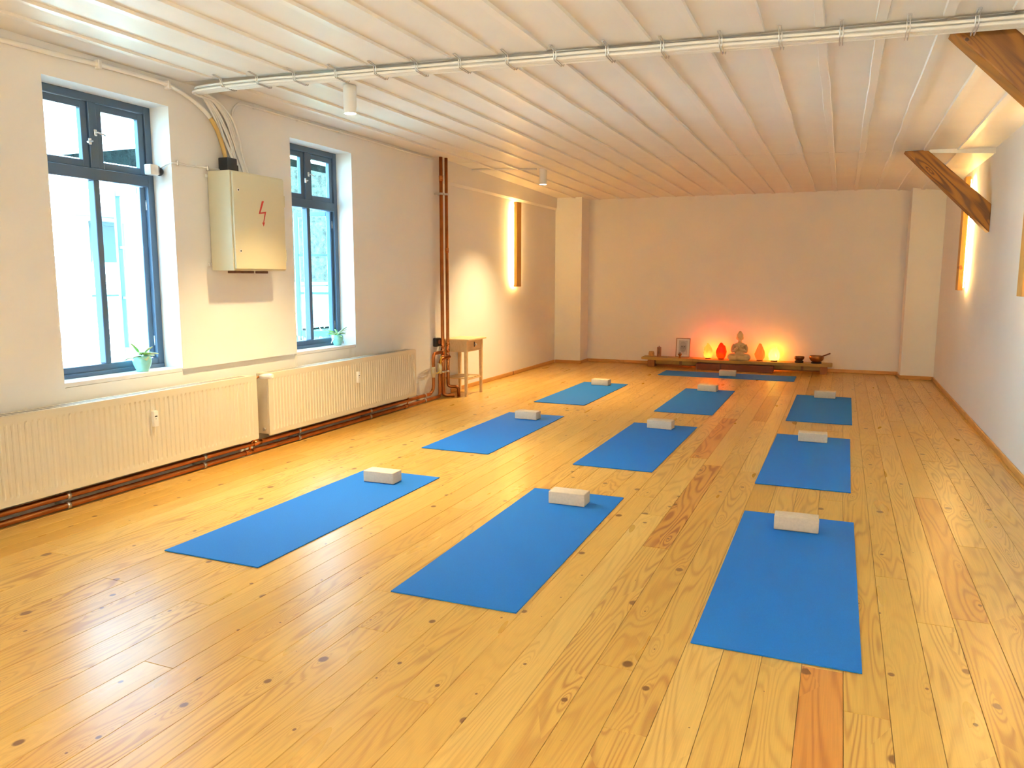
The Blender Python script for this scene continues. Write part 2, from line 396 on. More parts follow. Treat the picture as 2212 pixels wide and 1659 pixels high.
# walls (thick, with real openings)
bm = B(); T = .24
ys = sorted(WINS); y = YB-.3
for a, b in ys:
    box(bm, XL-T, XL, y, a, -.1, 2.80) if not abs(a-5.455) < .01 else (box(bm, XL-T, XL, y, a, SILL-.012, 2.80), box(bm, XL-T, XL-.03, y, a, -.1, SILL-.012))
    box(bm, XL-T, XL, a, b, HEAD, 2.80); box(bm, XL-T, XL, a, b, -.1, SILL-.03); y = b
box(bm, XL-T, XL, y, YF+.3, -.1, 2.80)
obj('wall_left', bm, m_wall, kind='structure', label='long white plaster wall with the windows and radiators')
obj('trim_1', poly_prism(B(), [(XL, 2.74), (XL+.03, 2.74), (XL+.022, 2.50), (XL, 2.47)], 'y', 8.2, 12.04), m_wall, kind='structure', label='shallow plaster band along the top of the left wall')
bm = B(); box(bm, XR, XR+.3, YB-.3, YF+.3, -.1, 2.80)
obj('wall_right', bm, m_wall, kind='structure', label='plain white right wall with timber braces')
bm = B(); box(bm, XL, XR, YF, YF+.3, -.1, 2.80); box(bm, XL, -3.885, 12.05, YF, -.05, 2.80); box(bm, .81, XR, 12.0, YF, -.05, 2.80)
obj('wall_back', bm, m_wall, kind='structure', label='far end wall behind the low altar bench')
obj('wall_front', box(B(), XL, XR, YB-.3, YB, -.1, 2.80), m_wall, kind='structure', label='wall behind the camera')
obj('trim_2', poly_prism(B(), [(.675, 2.60), (.675, 2.553), (XR, 2.518), (XR, 2.60)], 'y', 8.405, 8.428), m_ceil, kind='structure', label='plastered edge of the cross beam above the far brace')

def skirt(name, x0, x1, y0, y1, m):
    bm = B(); box(bm, x0, x1, y0, y1, .0005, .052, .006, 2); obj(name, bm, m, kind='structure', smooth=False)
skirt('baseboard_left', XL, XL+.018, 8.32, 12.032, m_skirt)
bm = B(); box(bm, XL+.018, -3.867, 12.032, 12.05, .0005, .052, .006, 2); box(bm, -3.885, -3.867, 12.05, 12.45, .0005, .052, .006, 2); box(bm, -3.867, .792, 12.432, 12.45, .0005, .052, .006, 2)
box(bm, .792, .81, 12.0, 12.45, .0005, .052, .006, 2); box(bm, .792, XR-.018, 11.982, 12.0, .0005, .052, .006, 2)
obj('baseboard_back', bm, m_skirtx, kind='structure')
skirt('baseboard_right', XR-.018, XR, YB, 12.0, m_skirt)

# ------------------------------------------------------------------ windows
FX = XL-.17     # front face of the window frame
def bar(bm, y0, y1, z0, z1, x0=FX-.06, x1=FX, bev=.004): box(bm, x0, x1, y0, y1, z0, z1, bev, 1)
def casement(win, y_h, sgn, ang, wd, z0, z1, with_bars=True):
    """sash hinged at y_h, opened outward by ang; built closed in its own frame, hinge at the origin, leaf along +y"""
    o = B(); t = .038; s = .042; H = z1-z0
    box(o, -t, 0, 0, s, 0, H, .003); box(o, -t, 0, wd-s, wd, 0, H, .003); box(o, -t, 0, s, wd-s, 0, .055, .003); box(o, -t, 0, s, wd-s, H-s, H, .003)
    rz = (PI+math.radians(-ang)) if sgn < 0 else math.radians(ang)
    # closed leaf runs along sgn*Y; opening turns it towards -X
    sash = obj('open_sash', o, m_frame_out, win, world=False, loc=Vector((FX-.035, y_h, z0))-win.location, rz=rz, label='blue casement leaf swung outward')
    g = B(); box(g, -t*.6, -t*.45, s, wd-s, .055, H-s); obj('pane', g, m_glass, sash, world=False)
    for k in (1, 2):
        g = B(); zz = .055+(H-s-.055)*k/3; box(g, -t*.85, -t*.15, s, wd-s, zz-.011, zz+.011, .002); obj('glazing_bar', g, m_frame_out, sash, world=False)
    for zz in (.12, H-.12):
        g = B(); cyl(g, (.004, -.004, zz), .007, .07, seg=10); obj('hinge', g, m_chrome, sash, world=False)
def window(idx, a, b, visible, angR):
    win = thing('window_%d' % idx, (FX, a, SILL), kind='structure')
    tag(win, label=['tall blue-grey window nearest the camera, its right leaf swung open', 'tall blue-grey window beyond the electrical cabinet', 'window beside the camera', 'window behind the camera', 'last window behind the camera'][idx-1])
    bm = B(); f = .052; zt0, zt1 = 2.01, 2.085
    bar(bm, a, a+f, SILL, HEAD); bar(bm, b-f, b, SILL, HEAD); bar(bm, a+f, b-f, HEAD-.05, HEAD); bar(bm, a+f, b-f, SILL, SILL+.07)
    bar(bm, a+f, b-f, zt0, zt1, FX-.06, FX+.004)
    box(bm, FX, FX+.012, a+.01, b-.01, SILL, SILL+.028, .003)
    obj('frame', bm, m_frame, win, smooth=False)
    mid = (a+b)/2
    bm = B(); bar(bm, mid-.03, mid+.03, zt1, HEAD-.05); bar(bm, mid-.022, mid+.022, SILL+.07, zt0); obj('mullion', bm, m_frame, win)
    for y0, y1 in ((a+f, mid-.03), (mid+.03, b-f)):
        s = .045; bm = B(); X0, X1 = FX-.052, FX-.014; z0, z1 = zt1+.002, HEAD-.052; y0 += .002; y1 -= .002
        box(bm, X0, X1, y0, y0+s, z0, z1, .003); box(bm, X0, X1, y1-s, y1, z0, z1, .003); box(bm, X0, X1, y0+s, y1-s, z0, z0+s, .003); box(bm, X0, X1, y0+s, y1-s, z1-s, z1, .003)
        sh = obj('sash', bm, m_frame, win)
        g = B(); box(g, X0+.015, X0+.02, y0+s, y1-s, z0+s, z1-s); obj('pane', g, m_glass, sh)
    for yy, zz, dy in ((mid-.035, 2.25, -.04), (mid+.01, 2.31, .05)):
        g = B(); box(g, FX, FX+.012, yy-.01, yy+.01, zz-.02, zz+.02, .003); tube(g, [(FX+.014, yy, zz), (FX+.03, yy, zz), (FX+.034, yy+dy, zz-.012)], .006, 8)
        obj('handle', g, m_chrome, win, smooth=False)
    wd = mid-.022-(a+f)
    casement(win, b-f, -1, angR, wd, SILL+.072, zt0-.002)
    casement(win, a+f, 1, 96, wd, SILL+.072, zt0-.002)
    g = B(); box(g, FX-.19, XL-.003, a-.0, b+.0, SILL-.029, SILL, .004, 2); obj('sill', g, m_sill, win)
for i, (a, b) in enumerate(WINS): window(i+1, a, b, i < 2, [104, 76, 90, 90, 90][i])

# outside
obj('ground', box(B(), -60, XL-T-.02, -40, 60, -1.1, -1.0), m_ground, kind='structure', label='sunlit pale courtyard ground outside the windows')
bA = thing('outbuilding', (-12.2, 9.5, -1.0), label='low whitewashed building across the courtyard, seen through the nearest window', cat='building')
obj('wall', box(B(), -17, -12.2, 4.2, 12.9, -1.0, 3.25), m_outwall, bA)
obj('roof', poly_prism(B(), [(-12.0, 3.22), (-12.0, 3.34), (-14.5, 3.8), (-17.2, 3.34), (-17.2, 3.22)], 'y', 4.0, 13.05), m_roof, bA)
cn = obj('porch_canopy', poly_prism(B(), [(-12.2, 2.44), (-11.3, 2.40), (-11.3, 2.50), (-12.2, 2.66)], 'y', 9.3, 10.6), mat('canopy_slate', (.030, .045, .065), .8), bA)
obj('brick_ledge', box(B(), -12.2, -12.1, 8.0, 12.0, .36, .47), m_outbrick, bA)
for (y0, y1, z0, z1) in ((9.9, 10.45, 1.5, 2.3), (9.75, 10.45, .68, 1.08)):
    bm = B(); t = .06
    for q in ((y0-t, y0, z0-t, z1+t), (y1, y1+t, z0-t, z1+t), (y0, y1, z0-t, z0), (y0, y1, z1, z1+t)): box(bm, -12.2, -12.13, *q)
    wf = obj('window_frame', bm, m_outframe, bA)
    obj('pane', box(B(), -12.2, -12.17, y0, y1, z0, z1), m_outpane, wf)
bB = thing('stone_barn', (-12.4, 16.5, -1.0), label='tall rough stone barn outside, seen through the window past the cabinet', cat='building')
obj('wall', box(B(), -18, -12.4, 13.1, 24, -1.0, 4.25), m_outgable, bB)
obj('roof', poly_prism(B(), [(-12.2, 4.22), (-12.2, 4.36), (-15.2, 5.2), (-18.2, 4.36), (-18.2, 4.22)], 'y', 12.9, 24.2), m_outwall, bB)
bm = B(); t = .07; y0, y1, z0, z1 = 15.3, 16.9, .2, 1.2
for q in ((y0-t, y0, z0-t, z1+t), (y1, y1+t, z0-t, z1+t), (y0, y1, z0-t, z0), (y0, y1, z1, z1+t)): box(bm, -12.4, -12.33, *q)
wf = obj('window_frame', bm, m_outframe, bB); obj('pane', box(B(), -12.4, -12.37, y0, y1, z0, z1), m_outpane, wf)
for i, (x, y, s) in enumerate(((-10.6, 13.6, 1.1), (-9.8, 18.2, 1.4))):
    bm = B()
    for k in range(90):
        v = Vector((random.gauss(0, .4), random.gauss(0, .5), random.uniform(.0, 1.5)))*s
        q = Matrix.Rotation(random.uniform(0, 6), 4, 'Z') @ Matrix.Rotation(random.uniform(-1, 1), 4, 'X')
        pts = [q @ Vector(p_) for p_ in ((-.05, 0, 0), (0, -.12, .02), (.05, 0, 0), (0, .12, .02))]
        bm.faces.new([bm.verts.new(Vector((x, y, -1))+v+p_*s) for p_ in pts])
    for k in range(7): tube(bm, [(x, y, -1), (x+random.gauss(0, .3)*s, y+random.gauss(0, .4)*s, -1+1.2*s)], [.02, .006], 6)
    obj('bush', bm, m_bush, label=['small leafy bush at the left foot of the stone barn', 'larger leafy bush at the right foot of the stone barn'][i], cat='bush', kind='thing')

# ------------------------------------------------------------------ mats and blocks
def mat_bm(wd, ln, t=.0055):
    bm = B(); n = 16; nx = 6; top = {}
    def z(u, v): # ends lift a hair
        return .0012*max(0, abs(v-.5)*2-.9)/.1
    G = [[bm.verts.new(((i/nx-.5)*wd, j/n*ln, t+z(i/nx, j/n))) for i in range(nx+1)] for j in range(n+1)]
    D = [[bm.verts.new(((i/nx-.5)*wd, j/n*ln, .0002+z(i/nx, j/n))) for i in range(nx+1)] for j in range(n+1)]
    for j in range(n):
        for i in range(nx):
            bm.faces.new((G[j][i], G[j][i+1], G[j+1][i+1], G[j+1][i])); bm.faces.new((D[j][i], D[j+1][i], D[j+1][i+1], D[j][i+1]))
    rim = [(0, i) for i in range(nx)]+[(j, nx) for j in range(n)]+[(n, i) for i in range(nx, 0, -1)]+[(j, 0) for j in range(n, 0, -1)]
    for (a, b), (c, d) in zip(rim, rim[1:]+rim[:1]): bm.faces.new((D[a][b], D[c][d], G[c][d], G[a][b]))
    return bm
ML = 1.845
mats = [(-2.815, 2.818, .001), (-1.476, 2.828, .016), (-.161, 2.852, .003), (-2.810, 5.458, .003), (-1.488, 5.402, -.005), (-.176, 5.377, -.006), (-2.832, 8.046, -.004), (-1.450, 7.970, .002), (-.141, 7.953, -.005)]
rowl = ['front row', 'middle row', 'far row']; coll = ['on the radiator side', 'in the middle column', 'on the right wall side']
for i, (x, y, a) in enumerate(mats):
    obj('yoga_mat', mat_bm(.60, ML), m_mat, loc=(x, y, 0), rz=a, world=False, label='blue yoga mat in the %s of mats, %s' % (rowl[i//3], coll[i % 3]), cat='yoga mat', group='yoga mats laid out in rows on the floor')
obj('yoga_mat', mat_bm(.585, 1.855), m_mat, loc=(-.531, 11.36, 0), rz=PI/2, world=False, label='dark blue yoga mat laid crosswise before the altar bench', cat='yoga mat', group='yoga mats laid out in rows on the floor')
blocks = [(-2.943, 4.360, .03), (-1.602, 4.373, .01), (-.278, 4.392, .03), (-2.92, 6.985, -.04), (-1.605, 7.025, -.06), (-.277, 6.943, .03), (-2.95, 9.64, -.09), (-1.585, 9.65, -.1), (-.235, 9.625, -.03), (-1.555, 11.275, .05)]
bme = None
for i, (x, y, a) in enumerate(blocks):
    if bme is None:
        bm = B(); box(bm, 0, .232, 0, .118, 0, .077, .006, 3); bme = mesh('yoga_block', bm, m_block, True, 40)
    o = bpy.data.objects.new('yoga_block', bme); put(o, None, (x, y, .0066), a)
    tag(o, 'pale wooden yoga block on the %s mat %s' % (rowl[i//3].split()[0]+'-row', coll[i % 3]) if i < 9 else 'tan wooden yoga block on the crosswise mat before the altar', 'yoga block', 'yoga blocks lying on the mats')

# ------------------------------------------------------------------ radiators
def radiator(y0, y1, label, meter_y):
    zb, zt, xb, xf = .13, .625, -4.285, -4.165
    rad = thing('radiator', (xf, (y0+y1)/2, zb), label=label, cat='radiator', group='panel radiators under the windows')
    pitch = .0385; n = int((y1-y0-.06)/pitch); st = (y1-y0-n*pitch)/2
    prof = [(y0, 0), (y0+st, 0)]
    for k in range(n):
        q = y0+st+k*pitch; prof += [(q+pitch*.34, 0), (q+pitch*.5, 1), (q+pitch*.72, 1), (q+pitch*.88, 0)]
    prof += [(y1, 0)]
    zs = [(zb, 0), (zb+.035, 0), (zb+.05, 1), (zt-.05, 1), (zt-.035, 0), (zt, 0)]
    bm = B(); rows = [[bm.verts.new((xf-.0048*d*g, y, z)) for y, d in prof] for z, g in zs]
    for p_, q in zip(rows, rows[1:]):
        for k in range(len(prof)-1): bm.faces.new((p_[k], p_[k+1], q[k+1], q[k]))
    back = [[bm.verts.new((xf-.014, y, z)) for y in (y0, y1)] for z in (zb, zt)]
    bm.faces.new((back[0][0], back[0][1], back[1][1], back[1][0]))
    bm.faces.new(rows[-1]+back[1][::-1]); bm.faces.new(rows[0][::-1]+back[0])
    bm.faces.new([r_[0] for r_ in rows][::-1]+[back[0][0], back[1][0]]); bm.faces.new([r_[-1] for r_ in rows]+[back[1][1], back[0][1]])
    obj('front_panel', bm, m_enamel, rad)
    for ya, yb in ((y0, y0+.012), (y1-.012, y1)): obj('side_cover', box(B(), xb, xf-.014, ya, yb, zb+.01, zt+.004, .003), m_enamel, rad)
    bm = B(); box(bm, xb, xf-.001, y0+.012, y1-.012, zt, zt+.006); obj('top_cover', bm, m_enamel, rad)
    bm = B(); k = y0+.06
    while k < y1-.09: box(bm, xb+.025, xf-.03, k, k+.028, zt+.0055, zt+.0068); k += .042
    obj('grille_slots', bm, m_slot, rad, kind='stuff')
    obj('back_panel', box(B(), xb, xb+.02, y0+.02, y1-.02, zb+.02, zt-.01), m_enamel, rad)
    h = obj('heat_meter', box(B(), xf, xf+.026, meter_y-.019, meter_y+.019, .405, .51, .005, 2), m_white, rad, smooth=True, ang=40, label='small white heat meter')
    obj('display', box(B(), xf+.026, xf+.0268, meter_y-.012, meter_y+.008, .470, .478), m_dark, h)
    obj('reading_eye', cyl(B(), (xf+.0262, meter_y-.004, .458), .003, .001, 'x', 10), m_dark, h)
    for yy in (y0+.3, y1-.3): obj('wall_bracket', box(B(), XL-.0, xb, yy, yy+.03, zb+.05, zt-.06), m_enamel, rad)
    return rad
radiator(2.30, 4.745, 'white ribbed panel radiator under the nearest window, left of the copper riser', 3.745)
r2_ = radiator(4.875, 7.215, 'white ribbed panel radiator under the window past the cabinet', 6.11)
bm = B(); cyl(bm, (-4.215, 4.868, .178), .013, .016, 'y', 14); obj('drain_plug', bm, m_zinc, r2_, smooth=False, label='metal plug on the side cover')
bm = B(); cyl(bm, (-4.215, 4.855, .600), .012, .04, 'y', 14); v_ = obj('valve', bm, m_zinc, r2_)
bm = B(); tube(bm, [(-4.20, 4.825, .607), (-4.165, 4.84, .611), (-4.125, 4.85, .615), (-4.10, 4.855, .617)], [.017, .022, .023, .018], 14); obj('thermostat_head', bm, m_white, v_)

# heating pipes
PX = -4.225
hp = thing('heating_pipe', (PX, 5.0, .03), label='lower copper heating pipe along the foot of the radiator wall', cat='pipe', group='copper heating pipes by the radiators')
bm = B(); tube(bm, fillet([(PX, YB+.02, .027), (PX, 7.86, .027), (PX, 7.86, .40), (PX, 7.90, .46), (-4.2, 8.06, .47)], .05), .019, 12); obj('pipe', bm, m_copper, hp)
bm = B(); tube(bm, fillet([(PX, 4.70, .027), (PX+.005, 4.70, .085), (-4.215, 4.74, .12), (-4.215, 4.742, .15)], .02), .009, 10); obj('radiator_branch', bm, m_copper2, hp)
bm = B(); tube(bm, fillet([(PX, 7.10, .027), (PX, 7.13, .06), (-4.215, 7.13, .14)], .02), .008, 10); obj('radiator_branch', bm, m_copper2, hp)
for yy in (4.68, 7.08): obj('tee', tube(B(), [(PX, yy-.035, .027), (PX, yy+.045, .027)], .0225, 12), m_copper2, hp)
for yy in (3.13, 4.22, 5.30, 6.40, 7.50): 
    bm = B(); tube(bm, [(PX, yy-.011, .027), (PX, yy+.011, .027)], .0245, 12); box(bm, XL, PX-.015, yy-.006, yy+.006, .022, .032); obj('clamp', bm, m_zinc, hp)
obj('ball_valve', tube(B(), [(PX, 7.86, .29), (PX, 7.86, .31), (PX, 7.86, .33), (PX, 7.86, .37), (PX, 7.86, .39), (PX, 7.86, .41)], [.024, .024, .030, .030, .024, .024], 10), m_valve, hp)
obj('lever', poly_prism(B(), [(7.83, .40), (7.845, .43), (7.85, .50), (7.835, .50)], 'x', PX+.025, PX+.031), m_yellow, hp, label='yellow valve lever')
hp2 = thing('heating_pipe', (PX, 5.0, .085), label='upper copper heating pipe along the foot of the radiator wall', cat='pipe', group='copper heating pipes by the radiators')
bm = B(); tube(bm, fillet([(PX, YB+.02, .085), (PX, 7.64, .085), (PX+.005, 7.70, .14), (PX+.005, 7.70, .535), (-4.235, 7.93, .535)], .055), .019, 12); obj('pipe', bm, m_copper, hp2)
bm = B(); tube(bm, fillet([(PX, 4.775, .085), (PX+.012, 4.775, .13), (PX+.012, 4.79, .607), (-4.21, 4.845, .607)], .03), .0095, 10); obj('radiator_branch', bm, m_copper2, hp2)
obj('tee', tube(B(), [(PX, 4.74, .085), (PX, 4.83, .085)], .0225, 12), m_copper2, hp2)
for yy in (3.135, 4.225, 5.305, 6.405, 7.505):
    bm = B(); tube(bm, [(PX, yy-.011, .085), (PX, yy+.011, .085)], .0245, 12); box(bm, XL, PX-.015, yy-.006, yy+.006, .080, .090); obj('clamp', bm, m_zinc, hp2)
obj('ball_valve', tube(B(), [(PX+.005, 7.70, .265), (PX+.005, 7.70, .285), (PX+.005, 7.70, .305), (PX+.005, 7.70, .345), (PX+.005, 7.70, .365), (PX+.005, 7.70, .385)], [.024, .024, .030, .030, .024, .024], 10), m_valve, hp2)
bm = B(); tube(bm, [(PX+.03, 7.72, .31), (PX+.035, 7.77, .315), (PX+.035, 7.79, .335)], .004, 6); obj('lever', bm, m_yellow, hp2)
ra = thing('riser_pipe', (-4.245, 7.975, 0), label='left of the two tall copper risers reaching the ceiling', cat='pipe', group='tall copper riser pipes')
bm = B(); tube(bm, fillet([(-4.245, 7.975, 2.76), (-4.245, 7.975, .022), (-4.12, 8.03, .022)], .05), .021, 14); obj('pipe', bm, m_copper, ra)
for z_, l in ((.535, .07), (.60, .03), (2.50, .06)): obj('joint', tube(B(), [(-4.245, 7.975, z_-l/2), (-4.245, 7.975, z_+l/2)], .0245, 14), m_copper2, ra)
rb_ = thing('riser_pipe', (-4.22, 8.055, 0), label='right of the two tall copper risers, beside the side table', cat='pipe', group='tall copper riser pipes')
bm = B(); tube(bm, fillet([(-4.22, 8.055, 2.76), (-4.22, 8.055, .12), (-4.10, 8.085, .115), (-4.095, 8.085, .002)], .035), .019, 14); obj('pipe', bm, m_copper, rb_)
for z_, l in ((.47, .06), (.62, .03), (.54, .03), (1.7, .05)): obj('joint', tube(B(), [(-4.22, 8.055, z_-l/2), (-4.22, 8.055, z_+l/2)], .0225, 14), m_copper2, rb_)
for z_ in (2.33, .30):
    bm = B(); tube(bm, [(-4.245, 7.975, z_-.012), (-4.245, 7.975, z_+.012)], .0265, 14); box(bm, XL, -4.26, 7.965, 7.985, z_-.008, z_+.008); box(bm, -4.23, -4.215, 7.99, 8.04, z_-.01, z_+.01); obj('clamp', bm, m_zinc, ra)
    bm = B(); tube(bm, [(-4.22, 8.055, z_-.012), (-4.22, 8.055, z_+.012)], .0245, 14); box(bm, XL, -4.235, 8.05, 8.06, z_-.008, z_+.008); obj('clamp', bm, m_zinc, rb_)
so = thing('room_thermostat', (XL, 7.955, .645), label='small black control box on the wall beside the copper risers', cat='thermostat')
obj('housing', box(B(), XL, XL+.045, 7.895, 8.015, .595, .695, .010, 3), m_black, so, smooth=True, ang=40)
obj('dial', cyl(B(), (XL+.05, 7.965, .645), .024, .014, 'x', 20), mat('copper_red_dial', (.35, .10, .05), .4), so, label='reddish round dial')

# ------------------------------------------------------------------ electrical cabinet and cables
cb = thing('electrical_cabinet', (XL, 4.79, 1.435), label='cream metal fuse cabinet with a red lightning bolt between the windows', cat='cabinet')
obj('body', box(B(), XL+.006, -4.118, 4.50, 5.083, 1.437, 2.157, .004, 2), m_cab, cb, smooth=True, ang=40)
dr = obj('door', box(B(), -4.117, -4.10, 4.512, 5.071, 1.450, 2.145, .004, 2), m_cab, cb, smooth=True, ang=40)
def YZ(px, py): return (4.79+(px-560)*.0053, 1.865-(py-463)*.0036)
bolt = [(4.835, 1.962), (4.812, 1.962), (4.772, 1.862), (4.838, 1.872), (4.818, 1.800), (4.806, 1.803), (4.822, 1.772), (4.838, 1.806), (4.828, 1.803), (4.856, 1.886), (4.793, 1.875)]
obj('lightning_bolt', poly_prism(B(), [(y, z) for y, z in bolt], 'x', -4.0999, -4.0993), m_redprint, dr, label='red lightning bolt sign')
for zz in (2.02, 1.58):
    k = obj('lock', cyl(B(), (-4.098, 4.56, zz), .011, .006, 'x', 16), m_white, dr); obj('keyhole', cyl(B(), (-4.0945, 4.56, zz), .006, .002, 'x', 12), m_dark, k)
for zz in (1.98, 1.56): obj('hinge', box(B(), -4.112, -4.098, 5.071, 5.078, zz-.045, zz+.045, .002), m_cab, cb)
for yy in (4.60, 4.74, 4.90): obj('cable_gland', box(B(), -4.27, -4.19, yy, yy+.06, 1.418, 1.437, .003), mat('brown_gland', (.12, .05, .03), .6) if yy < 4.62 else bpy.data.materials['brown_gland'], cb)
for zz in (1.47, 2.11): obj('mounting_lug', box(B(), XL, XL+.012, 4.47, 4.50, zz, zz+.025, .003), m_white, cb)
bg_ = obj('entry_box', box(B(), -4.31, -4.22, 4.60, 4.70, 2.157, 2.265, .006, 2), m_black, cb, smooth=True, ang=40, label='black cable entry box')
obj('strain_relief', box(B(), -4.30, -4.23, 4.70, 4.725, 2.157, 2.22, .004), m_black, bg_)

cbn = thing('cable_bundle', (-1.5, 4.30, 2.62), label='bundle of white cables clipped across the ceiling and down to the fuse cabinet', cat='cable')
for k in range(10):
    j = k % 5; lay = k//5; yo = 4.262+.021*j; dz = .026+.019*lay+random.uniform(0, .004)
    pts = []; x = XR-.01 - .0*k
    while x > -3.95:
        pts.append((x, yo+.015*(1-(x+4.3)/5.5)*1.5+random.uniform(-.004, .004), zc(x, 4.3)-dz-random.uniform(0, .004))); x -= .37
    u = ((k*7) % 10)/9; j_ = random.uniform(-.012, .012)
    L_ = lambda a, b: a+(b-a)*u
    pts += [(-4.13-.006*k, yo+.02, 2.712-dz), (-4.215-.004*k, yo+.075+.03*u, 2.70-dz), (-4.275, L_(4.44, 4.58)+j_, L_(2.67, 2.675)-.3*dz), (-4.305+.012*lay, L_(4.53, 4.695)+j_, L_(2.60, 2.62)), (-4.31+.014*lay, L_(4.60, 4.775)+j_, L_(2.51, 2.54)),
            (-4.305+.014*lay, L_(4.665, 4.815)-j_, 2.41), (-4.29+.014*lay, L_(4.70, 4.83)+j_, 2.30), (-4.26+.01*lay, L_(4.735, 4.86), 2.157)]
    bm = B(); tube(bm, spline(pts, 4), .0088, 8); obj('cable', bm, m_cable, cbn)
cx = -3.95
CLX = [-3.92, -3.62, -3.32, -3.0, -2.71, -2.42, -2.13, -1.83, -1.54, -1.24, -.94, -.64, -.35, -.07, .22, .50]
for cx in CLX:
    z_ = zc(cx, 4.3); bm = B()
    for s in (-.007, .007):
        tube(bm, fillet([(cx+s, 4.175, z_-.004), (cx+s, 4.245, z_-.012), (cx+s, 4.25, z_-.060), (cx+s, 4.385, z_-.066), (cx+s, 4.39, z_-.012), (cx+s, 4.47, z_-.004)], .012, 3), .0028, 6)
    tube(bm, [(cx-.007, 4.175, z_-.004), (cx+.007, 4.175, z_-.004)], .0028, 6); tube(bm, [(cx-.007, 4.47, z_-.004), (cx+.007, 4.47, z_-.004)], .0028, 6)
    obj('clip', bm, m_zinc, cbn)
dc = thing('conduit', (XL+.02, 3.0, 2.68), label='thick cream conduit along the left ceiling edge bending down to the cabinet', cat='conduit')
p_ = [(XL+.02, -2.0, 2.675), (XL+.02, 1.5, 2.675), (XL+.02, 3.0, 2.672), (XL+.02, 3.65, 2.690), (XL+.02, 4.05, 2.693), (XL+.022, 4.20, 2.68), (XL+.024, 4.34, 2.642), (XL+.026, 4.45, 2.592), (XL+.028, 4.535, 2.538)]
obj('sleeve', tube(B(), spline(p_, 6), .0155, 10), m_cable, dc)
obj('yellowed_sleeve', tube(B(), spline([(XL+.028, 4.535, 2.538), (XL+.030, 4.598, 2.455), (XL+.034, 4.635, 2.36), (-4.28, 4.648, 2.262)], 6), .0158, 10), m_duct, dc, label='yellowed lower length of the conduit')
for yy, zz in ((3.62, 2.685), (4.16, 2.682)): obj('bracket', box(B(), XL, XL+.042, yy-.01, yy+.012, zz-.024, zz+.03, .003), m_cable, dc)
wc = thing('wall_cable', (XL+.01, 6.4, 2.7), label='thin white cable from the cabinet along the ceiling edge to the risers', cat='cable')
obj('cable', tube(B(), spline([(-4.26, 4.80, 2.157), (-4.31, 4.79, 2.35), (XL+.012, 4.775, 2.52), (XL+.012, 4.785, 2.63), (XL+.012, 4.86, 2.70), (XL+.012, 5.0, 2.705), (XL+.012, 5.5, 2.708), (XL+.012, 6.2, 2.710), (XL+.012, 7.2, 2.708), (XL+.012, 7.93, 2.71)], 6), .009, 8), m_cable, wc)
for yy, zz in ((5.02, 2.705), (5.55, 2.708), (6.15, 2.710), (7.1, 2.708)): obj('clip', box(B(), XL, XL+.024, yy-.007, yy+.007, zz-.012, zz+.012, .003), m_cable, wc)
lc = obj('lamp_conduit', tube(B(), [(XL+.02, 8.90, 2.713), (-3.9, 8.93, 2.702), (-3.47, 8.97, 2.688)], .010, 8), m_cable, label='short white conduit across the ceiling to the far spot lamp', cat='conduit')

sn = thing('sensor', (XL-.06, 4.10, 2.12), label='small white box sensor on a black ball mount at the window reveal', cat='sensor')
obj('housing', box(B(), -4.455, -4.395, 4.055, 4.125, 2.085, 2.155, .006, 2), m_white, sn, smooth=True, ang=40)
obj('rear_cover', box(B(), -4.45, -4.40, 4.125, 4.14, 2.09, 2.15, .004, 2), mat('grey_cover', (.25, .22, .22), .5), sn)
obj('ball_mount', ell(B(), (-4.42, 4.152, 2.115), (.03, .023, .03)), m_black, sn, smooth=True)
sc_ = thing('sensor_cable', (XL+.008, 4.35, 2.17), label='thin white cable rod from the sensor to the cabinet top', cat='cable')
obj('cable', tube(B(), spline([(-4.41, 4.155, 2.14), (-4.36, 4.17, 2.165), (XL+.012, 4.21, 2.175), (XL+.010, 4.40, 2.175), (XL+.012, 4.52, 2.178), (-4.30, 4.61, 2.178)], 5), .0055, 8), m_cable, sc_)
for yy in (4.22, 4.50): obj('clip', box(B(), XL, XL+.02, yy-.008, yy+.008, 2.158, 2.195, .004), m_zinc, sc_)

# ------------------------------------------------------------------ ceiling spots and wall lamps
def spot(x, y, label):
    z_ = zc(x, y); s = thing('spot_lamp', (x, y, z_), label=label, cat='ceiling lamp', group='white cylinder spots on the ceiling')
    bm = B(); lathe(bm, [(.045, -.002), (.045, -.186), (.041, -.188), (.039, -.182), (.0385, -.176), (0.0, -.176)], seg=28); obj('housing', bm, m_white, s, world=False, smooth=True, ang=40)
    bm = B(); lathe(bm, [(.0, -.178), (.037, -.178), (.037, -.183), (0, -.184)], seg=24); obj('diffuser', bm, m_led, s, world=False)
    l = bpy.data.lights.new('spot_light', 'SPOT'); l.energy = LAMP_W; l.color = (1, .75, .38); l.spot_size = math.radians(105); l.spot_blend = .9; l.shadow_soft_size = .04
    o = bpy.data.objects.new('spot_light', l); put(o, s, (0, 0, -.215)); return s
spot(-3.205, 4.70, 'nearer white cylinder spot on the ceiling, before the first cable clips')
spot(-3.41, 9.03, 'farther white cylinder spot on the ceiling, above the side table')
